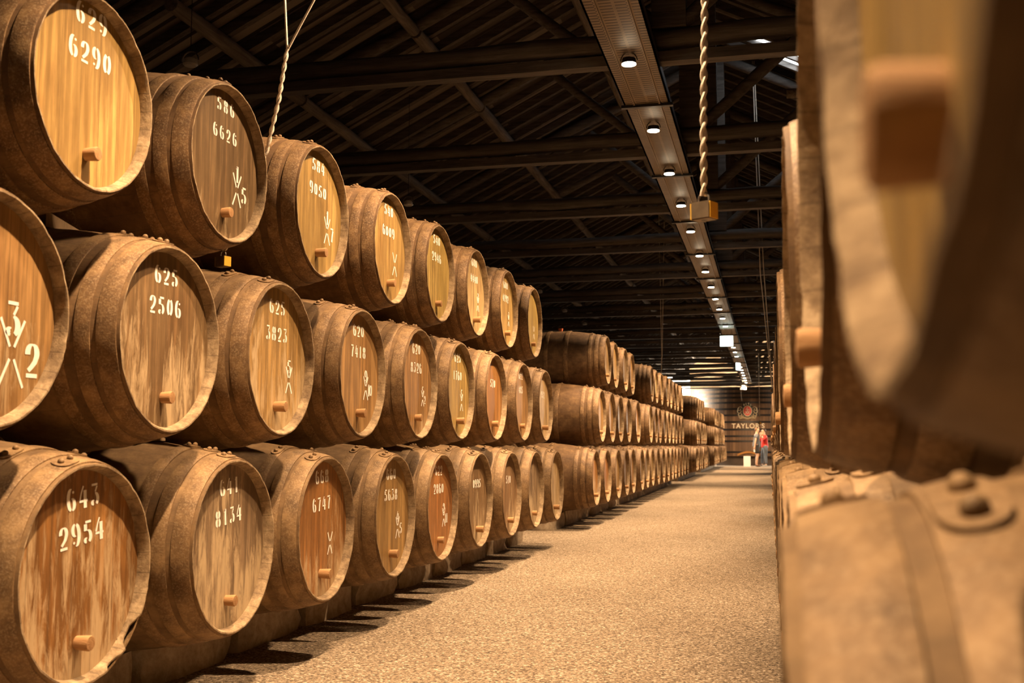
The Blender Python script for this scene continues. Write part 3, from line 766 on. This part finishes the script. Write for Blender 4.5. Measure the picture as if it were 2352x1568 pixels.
wedge(-2.85, 4.57, ZB_+.478, .18, .12, .075, 1.4, 'small wooden wedge on top of the barrel stencilled 641 over 8134')
wedge(-2.85, 3.40, ZB_+.478, .18, .12, .075, 1.8, 'small wooden wedge on top of the barrel stencilled 643 over 2954')
wedge(-2.85, 5.60, ZB_+.478, .18, .10, .07, 1.2, 'small wooden wedge on top of the barrel stencilled 668 over 6747')

# ------------------------------------------------------------------ ropes with padlock weights
def twisted(b, pts, r, tw, n_per=10):
    """two strands twisted about a path"""
    pts = [Vector(p) for p in pts]; ln = [0]
    for a, c in zip(pts, pts[1:]): ln.append(ln[-1]+(c-a).length)
    N_ = max(8, int(ln[-1]/tw*n_per))
    st = [[], []]
    for i in range(N_+1):
        d = ln[-1]*i/N_; j = 0
        while j < len(pts)-2 and ln[j+1] < d: j += 1
        t = (d-ln[j])/max(1e-9, ln[j+1]-ln[j]); p = pts[j].lerp(pts[j+1], t)
        dr = (pts[j+1]-pts[j]).normalized(); u = dr.cross(Vector((0, 1, 0))); u = (u if u.length > .1 else dr.cross(Vector((1, 0, 0)))).normalized(); v = dr.cross(u)
        a = 2*math.pi*d/tw
        for s in (0, 1):
            q = a+s*math.pi; st[s].append(p+(u*math.cos(q)+v*math.sin(q))*r)
    for s in st: tube(b, s, r*1.05, 7)
def padlock(e, off, s, rz=0, tilt=0):
    m = Matrix.Translation(off) @ Matrix.Rotation(rz, 4, 'Z') @ Matrix.Rotation(tilt, 4, 'X')
    b = bmesh.new(); box(b, -.5*s, .5*s, -.36*s, .36*s, -.8*s, 0); bmesh.ops.bevel(b, geom=b.edges[:], offset=.05*s, segments=2, affect='EDGES')
    bmesh.ops.transform(b, matrix=m, verts=b.verts); o = obj('lock_case', b, M['lock'], e)
    for xa, xb in ((.46, .515), (-.515, -.46)):
        b = bmesh.new(); box(b, xa*s, xb*s, -.33*s, .33*s, -.76*s, -.04*s); bmesh.ops.transform(b, matrix=m, verts=b.verts)
        p = obj('yellow_side', b, M['yellow'], e, smooth=False); p['label'] = 'yellow side of the padlock'
    b = bmesh.new(); tube(b, [(.27*s*math.cos(a), 0, .12*s+.30*s*math.sin(a)) for a in [math.pi*(-.15+1.3*i/16) for i in range(17)]], .055*s, 8)
    bmesh.ops.transform(b, matrix=m, verts=b.verts); obj('shackle', b, M['steel'], e)
    b = bmesh.new(); lathe_z(b, [(-.803*s, 0), (-.803*s, .15*s), (-.80*s, .15*s)], 14); bmesh.ops.transform(b, matrix=m, verts=b.verts); obj('keyhole', b, M['iron'], e)
def rope_thing(base, label, paths, r, tw, lock_s, rz=0, tilt=0, strands=()):
    e = empty('rope_with_padlock', base); tag(e, label, 'rope', 'ropes with padlock weights')
    B_ = Vector(base)
    for p in paths:
        b = bmesh.new(); twisted(b, [Vector(q)-B_ for q in p], r, tw); obj('rope', b, M['rope'], e)
    for p in strands:
        b = bmesh.new(); tube(b, [Vector(q)-B_ for q in p], r*1.0, 7); obj('strand', b, M['rope'], e)
    padlock(e, (0, 0, lock_s*.8), lock_s, rz, tilt)
# the near thick rope: free hanging
bx, by, bz = -.188, 3.5, .800-.02
rope_thing((bx, by, bz-.058), 'thick pale twisted rope with a yellow sided padlock hanging over the aisle', [[(bx, by, bz+.022), (bx+.004, by, 1.1), (bx+.015, by, 1.5), (bx+.03, by, 3.0), (bx+.04, by, 6.9)]], .0062, .10, .072, R(-28))
bx, by, bz = -2.69, 5.0, .905
rope_thing((bx, by, bz), 'white rope draped behind the 586 barrel, its padlock resting on the 625 over 3823 barrel',
   [[(bx, by, bz+.085), (-2.645, 5.0, 1.04), (-2.46, 5.0, 1.50), (-2.40, 5.0, 1.76), (-2.36, 5.0, 2.02)]], .0062, .11, .068, R(-20),
   strands=[[(-2.36, 5.0, 2.02), (-2.378, 5.0, 2.28), (-2.42, 5.0, 4.0), (-2.45, 5.0, 6.65)], [(-2.355, 5.0, 2.02), (-2.30, 5.0, 2.12), (-2.215, 5.0, 2.27), (-1.75, 5.0, 3.3), (-.9, 5.0, 5.2), (-.9, 5.0, 7.3)]])
rope_thing((-2.70, 28.0, .93), 'thin double rope with a small yellow padlock over the second stack', [[(-2.70, 28.0, 1.02), (-2.64, 28.0, 2.26)]], .008, .2, .09, R(-65),
   strands=[[(-2.64, 28, 2.26), (-2.668, 28, 6.1)], [(-2.63, 28, 2.26), (-2.521, 28, 6.1)]])
rope_thing((-.356, 45.0, .86), 'thin taut rope with a tiny yellow padlock in front of the vat', [[(-.356, 45, .98), (-.33, 45, 7.12)]], .008, .3, .10, R(-65))
rope_thing((.075, 20.0, .95), 'slack thin double rope along the right-hand stack', [], .008, .2, .07, 0,
   strands=[[(.075, 20, 1.02), (-.035, 20, 3.32), (-.121, 20, 7.06)], [(.07, 20, 1.02), (-.09, 20, 3.1), (-.15, 20, 7.06)]])

# ------------------------------------------------------------------ the great vat at the end
VX, VY, VR = -1.22, 69.5, 3.5
e = empty('great_vat', (VX, VY, -1.17)); tag(e, 'huge upright wooden vat with black hoops closing off the far end', 'vat')
def vr(z): return VR - .06*(z+.6)
F = 1.17
b = bmesh.new(); lathe_z(b, [(-.62+F, 0), (-.62+F, vr(-.6))]+[(z+F, vr(z)) for z in (0, .8, 1.6, 2.4, 3.2)]+[(3.45+F, vr(3.4)), (3.45+F, vr(3.4)-.12), (3.32+F, vr(3.4)-.14), (3.32+F, 0)], 128)
obj('stave_wall', b, M['vat'], e)
for z in (3.36, 3.10, 2.85, 2.55, 2.17, 1.80, 1.40, .95, .56, .26, -.38):
    b = bmesh.new(); lathe_z(b, [(z-.055+F, vr(z)-.005), (z-.055+F, vr(z)+.022), (z+.055+F, vr(z)+.02), (z+.055+F, vr(z)-.005)], 128); obj('hoop', b, M['iron'], e)
b = bmesh.new(); lathe_z(b, [(0, 0), (0, VR-.25), (-.62+F, VR-.25), (-.62+F, 0)], 64); obj('plinth', b, M['darkwall'], e)
def onvat(x, z, d):      # x measured from the crest line, bent round the front
    a = x/VR; r = vr(z-F)+d; return (r*math.sin(a), -r*math.cos(a), z)
b = bmesh.new(); n = 24
ring = []
for i in range(n+1):
    t = i/n; x = -.62+1.24*t; zt = -.52+.17*math.sin(math.pi*t); ring.append((x, zt-.09, zt+.03))
for d in (.03, .07):
    pass
va = [[b.verts.new(onvat(x, zz+F, d)) for x, z0, z1 in ring for zz in (z0, z1)] for d in (.03, .08)]
for i in range(n):
    for L_ in va: b.faces.new((L_[2*i], L_[2*i+1], L_[2*i+3], L_[2*i+2]))
    b.faces.new((va[0][2*i+1], va[1][2*i+1], va[1][2*i+3], va[0][2*i+3])); b.faces.new((va[0][2*i], va[1][2*i], va[1][2*i+2], va[0][2*i+2]))
for i in (0, n): b.faces.new((va[0][2*i], va[0][2*i+1], va[1][2*i+1], va[1][2*i]))
o = obj('arched_board', b, M['orangewood'], e); o['label'] = 'varnished orange arched board at the foot'
# lettering
def text_obj(txt, width, height, cx, cz, dep, mat, name, par, extra=1.0, spacing=1.15):
    cu = bpy.data.curves.new('t', 'FONT'); cu.body = txt; cu.extrude = .02; cu.space_character = spacing; cu.align_x = 'CENTER'; cu.offset = .012
    to = bpy.data.objects.new('t', cu); COL.objects.link(to)
    dg = bpy.context.evaluated_depsgraph_get(); me = bpy.data.meshes.new_from_object(to.evaluated_get(dg)); bpy.data.objects.remove(to)
    b = bmesh.new(); b.from_mesh(me); bpy.data.meshes.remove(me)
    xs = [v.co.x for v in b.verts]; ys = [v.co.y for v in b.verts]
    x0, x1, y0, y1 = min(xs), max(xs), min(ys), max(ys)
    for v in b.verts:
        x = ((v.co.x-x0)/(x1-x0)-.5)*width+cx; z = (v.co.y-y0)/(y1-y0)*height+cz
        v.co = onvat(x, z+F, dep+(.02 if v.co.z > 0 else 0))
    return obj(name, b, mat, par, smooth=False)
text_obj("TAYLOR'S", 1.95, .30, .02, 1.02, .03, M['cream'], 'lettering', e)
# serif caps on the letters' feet are carried by the crest maker's plain face; crest:
def disc(par, name, mat, cx, cz, rx, rz, d0, d1, n=28):
    b = bmesh.new(); a = [b.verts.new(onvat(cx+rx*math.cos(2*math.pi*i/n), cz+F+rz*math.sin(2*math.pi*i/n), d0)) for i in range(n)]
    c = [b.verts.new(onvat(cx+rx*math.cos(2*math.pi*i/n), cz+F+rz*math.sin(2*math.pi*i/n), d1)) for i in range(n)]
    b.faces.new(c); b.faces.new(list(reversed(a)))
    for i in range(n): b.faces.new((a[i], a[(i+1) % n], c[(i+1) % n], c[i]))
    return obj(name, b, mat, par, smooth=False)
def curve_on(par, name, mat, paths, r, d):
    b = bmesh.new()
    for p in paths:
        q = []
        for i in range(len(p)-1):       # rounded through the given points
            a, c = p[i], p[i+1]; a0 = p[max(i-1, 0)]; c1 = p[min(i+2, len(p)-1)]
            for t in (0, .2, .4, .6, .8):
                q.append(tuple(.5*((2*a[j])+(c[j]-a0[j])*t+(2*a0[j]-5*a[j]+4*c[j]-c1[j])*t*t+(3*a[j]-a0[j]-3*c[j]+c1[j])*t**3) for j in (0, 1)))
        tube(b, [onvat(x, z+F, d) for x, z in (q+[p[-1]] if len(p) > 2 and r > .02 else p)], r, 6)
    return obj(name, b, mat, par)
cz0 = 1.99
crest = disc(e, 'crest_board', M['shieldback'], 0, cz0-.02, .64, .40, .03, .055); crest['label'] = 'black board of the painted crest'
disc(e, 'crest_board', M['shieldback'], 0, cz0+.38, .30, .20, .03, .055)
disc(crest, 'gilt_ring', M['gold'], 0, cz0+.06, .275, .33, .055, .08); disc(crest, 'red_oval', M['red'], 0, cz0+.06, .225, .275, .08, .10)
curve_on(crest, 'merchant_mark', M['cream'], [[(.0, cz0+.27), (-.10, cz0+.13), (.12, cz0+.13)], [(.0, cz0+.27), (.0, cz0+.04)], [(-.12, cz0-.11), (-.01, cz0+.05)], [(-.01, cz0-.11), (-.12, cz0+.05)], [(.01, cz0-.11), (.12, cz0+.05)], [(.12, cz0-.11), (.01, cz0+.05)]], .016, .11)
for sg in (-1, 1):
    P_ = lambda pts: [(sg*x, cz0+z) for x, z in pts]
    curve_on(crest, 'scrollwork', M['gold'], [P_([(.31, .22), (.40, .30), (.52, .26), (.56, .14), (.47, .08), (.40, .14), (.46, .20)]), P_([(.56, .14), (.58, .0), (.50, -.08), (.40, -.02), (.36, .08)]),
        P_([(.50, -.08), (.54, -.18), (.44, -.24), (.33, -.18), (.38, -.10)]), P_([(.44, -.24), (.30, -.27), (.24, -.20)])], .026, .075)
curve_on(crest, 'ribbon', M['gold'], [[(-.50, cz0-.24), (-.46, cz0-.34), (-.25, cz0-.30), (0, cz0-.36), (.25, cz0-.30), (.46, cz0-.34), (.50, cz0-.24)], [(-.46, cz0-.40), (-.25, cz0-.36), (0, cz0-.42), (.25, cz0-.36), (.46, cz0-.40)]], .028, .075)
for ch, x, z in (('1', -.20, .36), ('6', -.075, .42), ('9', .075, .42), ('3', .20, .36)):
    text_obj(ch, .075 if ch != '1' else .045, .12, x, cz0+z, .06, M['cream'], 'year_figure', crest)

# ------------------------------------------------------------------ white panel on the floor
b = bmesh.new(); box(b, -1.41, -1.03, 62.0, 62.08, -1.17, -.58); bmesh.ops.bevel(b, geom=b.edges[:], offset=.01, segments=1, affect='EDGES')
tag(obj('white_box', b, M['white'], smooth=False), 'plain white upright box standing on the floor before the vat', 'box')

# ------------------------------------------------------------------ two visitors
def skin_obj(name, chains, mat, parent, sub=2):
    """chains: list of lists of (point, radius); chains may start at a point already placed to branch from it"""
    me = bpy.data.meshes.new(name); vs = []; es = []; rs = []
    def vid(p, r):
        for i, q in enumerate(vs):
            if (Vector(q)-Vector(p)).length < 1e-5: return i
        vs.append(tuple(p)); rs.append(r); return len(vs)-1
    for ch in chains:
        prev = None
        for p, r in ch:
            i = vid(p, r)
            if prev is not None and prev != i: es.append((prev, i))
            prev = i
    me.from_pydata([tuple(Vector(v)*S) for v in vs], es, []); me.materials.append(mat)
    o = bpy.data.objects.new(name, me); link(o, parent)
    m = o.modifiers.new('skin', 'SKIN'); m.use_smooth_shade = True
    for i, d in enumerate(me.skin_vertices[0].data):
        rr = rs[i]; d.radius = (rr[0]*S, rr[1]*S) if isinstance(rr, tuple) else (rr*S, rr*S)
    me.skin_vertices[0].data[0].use_root = True
    s = o.modifiers.new('sub', 'SUBSURF'); s.levels = sub; s.render_levels = sub
    return o
def hand(base, d, up, parent_chains, s=1.0, curl=.5):
    """palm plus five bent fingers rooted in it"""
    base = Vector(base); d = Vector(d).normalized(); up = Vector(up).normalized(); sd = d.cross(up).normalized()
    palm = base+d*.055*s
    parent_chains.append([(tuple(base), .028*s), (tuple(palm), (.042*s))])
    for k, (o, l) in enumerate(((-.033, .075), (-.011, .085), (.011, .08), (.032, .062))):
        r0 = palm+sd*o*s; p1 = r0+d*l*.5*s; p2 = p1+(d*(1-curl)-up*curl)*l*.5*s
        parent_chains.append([(tuple(palm), .042*s), (tuple(r0+d*.03*s), .011*s), (tuple(p1), .010*s), (tuple(p2), .008*s)])
    t0 = base+d*.02*s+sd*-.03*s; t1 = t0+(d*.5-sd*.8)*.04*s; t2 = t1+(d*.9-sd*.2)*.03*s
    parent_chains.append([(tuple(base), .028*s), (tuple(t1), .012*s), (tuple(t2), .009*s)])
H_ = 2.17/1.78     # figures are 1.78 m / 1.72 m in layout units after scaling
def person(name, loc, rz, label, kind):
    e = empty(name, loc, rz); tag(e, label, 'person'); k = H_*(1.0 if kind == 'a' else .97)
    def p(x, y, z): return (x*k, y*k, z*k)
    ch = []
    # figure faces +X; y is to its left
    pel, wst, chs, nck = p(0, 0, .95), p(.01, 0, 1.12), p(.0, 0, 1.34), p(.02, 0, 1.485)
    hd0, hd1, hd2 = p(.055, 0, 1.575), p(.05, 0, 1.665), p(.04, 0, 1.735)
    ch.append([(pel, (.115*k, .085*k)), (wst, (.11*k, .08*k)), (chs, (.135*k, .09*k)), (nck, .060*k), (hd0, (.070*k, .074*k)), (hd1, (.084*k, .098*k)), (hd2, (.074*k, .088*k))])
    ch.append([(hd1, (.084*k, .098*k)), (p(.16, 0, 1.645), .016*k)])            # nose
    for sy in (-1, 1):
        hip = p(0, sy*.095, .90); kn = p(.03 if kind == 'a' else .01, sy*.10, .50); an = p(-.015, sy*.105, .09)
        if kind == 'b' and sy < 0: kn = p(.08, sy*.12, .50); an = p(.10, sy*.13, .09)
        ch.append([(pel, (.115*k, .085*k)), (hip, .072*k), (kn, .056*k), (p(*(a/k for a in (Vector(kn).lerp(Vector(an), .35)))), .055*k), (an, .036*k), (p(an[0]/k+.03, an[1]/k, .04), .038*k), (p(an[0]/k+.15, an[1]/k, .028), .028*k)])
    if kind == 'a':
        arms = {1: [p(0, .20, 1.42), p(.12, .24, 1.20), p(.26, .06, 1.42)], -1: [p(0, -.20, 1.42), p(-.07, -.25, 1.14), p(-.10, -.24, .88)]}
    else:
        arms = {1: [p(0, .19, 1.41), p(.14, .22, 1.22), p(.16, .09, 1.50)], -1: [p(0, -.19, 1.41), p(.14, -.20, 1.20), p(.17, -.08, 1.50)]}
    for sy, (sh, el, wr) in arms.items():
        ch.append([(chs, (.135*k, .09*k)), (sh, .055*k), (el, .045*k), (wr, .032*k)])
        d = (Vector(wr)-Vector(el)).normalized()
        hand(wr, d, (0, -sy*.7, -.4) if wr[2] > 1.2 else (0, -sy, .2), ch, k*.95, .6)
    body = skin_obj('body', ch, M['skin'], e)
    def cloth(nm, chains, m, lb=None):
        o = skin_obj(nm, chains, m, e)
        if lb: o['label'] = lb
        return o
    m = M['shirt'] if kind == 'a' else M['redcloth']
    top = [[(p(0, 0, .84), (.195*k, .162*k)), (p(0, 0, .98), (.188*k, .152*k)), (wst, (.168*k, .130*k)), (chs, (.185*k, .135*k)), (p(.015, 0, 1.465), .085*k)]]
    for sy, (sh, el, wr) in arms.items():
        end = Vector(sh).lerp(Vector(el), .6 if kind == 'a' else 1.0)
        c = [(chs, (.185*k, .135*k)), (sh, .078*k), (tuple(end), .062*k)]
        if kind == 'b': c.append((tuple(Vector(el).lerp(Vector(wr), .45)), .05*k))
        top.append(c)
    cloth('shirt', top, m)
    bot = [[(p(0, 0, 1.13), (.145*k, .108*k)), (p(0, 0, 1.0), (.160*k, .128*k)), (p(0, 0, .88), (.17*k, .138*k))]]
    for sy in (-1, 1):
        hip = Vector(p(0, sy*.095, .88)); kn = Vector(p(.03 if kind == 'a' else .01, sy*.10, .50)); an = Vector(p(-.015, sy*.105, .10))
        if kind == 'b' and sy < 0: kn = Vector(p(.08, sy*.12, .50)); an = Vector(p(.10, sy*.13, .10))
        c = [(p(0, 0, .88), (.17*k, .138*k)), (tuple(hip.lerp(kn, .12)), .115*k), (tuple(hip.lerp(kn, .80)), .098*k)]
        if kind == 'b': c += [(tuple(kn), .078*k), (tuple(kn.lerp(an, .5)), .07*k), (tuple(an), .058*k)]
        bot.append(c)
    cloth('shorts' if kind == 'a' else 'jeans', bot, M['shorts'] if kind == 'a' else M['denim'])
    cloth('hair', [[(p(-.012, 0, 1.605), (.072*k, .064*k)), (p(.002, 0, 1.685), (.092*k, .088*k)), (p(.035, 0, 1.76), (.080*k, .092*k))]], M['lighthair'] if kind == 'a' else M['hair'])
    for sy in (-1, 1):
        an = Vector(p(-.015, sy*.105, .05))
        if kind == 'b' and sy < 0: an = Vector(p(.10, sy*.13, .05))
        cloth('shoe', [[(tuple(an+Vector((-.04*k, 0, -.005*k))), .045*k), (tuple(an+Vector((.06*k, 0, -.008*k))), (.05*k, .042*k)), (tuple(an+Vector((.17*k, 0, -.018*k))), (.042*k, .03*k))]], M['sandal'] if kind == 'a' else M['shoe'])
        b = bmesh.new()
        bmesh.ops.create_icosphere(b, subdivisions=1, radius=.011*k, matrix=Matrix.Translation(p(.138, sy*.032, 1.668))); obj('eye', b, M['hair'], e)
        b = bmesh.new(); bmesh.ops.create_icosphere(b, subdivisions=2, radius=.022*k, matrix=Matrix.Translation(p(.045, sy*.082, 1.65)) @ Matrix.Diagonal((.8, .45, 1.3, 1))); obj('ear', b, M['skin'], e)
    b = bmesh.new(); box(b, .128*k, .142*k, -.026*k, .026*k, 1.598*k, 1.606*k); obj('mouth', b, M['redcloth'], e)
    return e
person('person', (-.70, 62.0, -1.17+.02), R(8), 'person in grey t-shirt and black shorts raising a hand to the face', 'a')
person('person', (-.25, 62.9, -1.17+.02), R(200), 'person in red top and jeans holding both hands up to the face', 'b')
b = bmesh.new(); lathe_z(b, [(0, 0), (0, .045), (.20, .045), (.24, .02), (.30, .02), (.30, 0)], 16, -.80, 61.75); 
for v in b.verts: v.co.z += -.35
tag(obj('white_bottle', b, M['white']), 'small white bottle in the lowered hand of the person in grey', 'bottle')
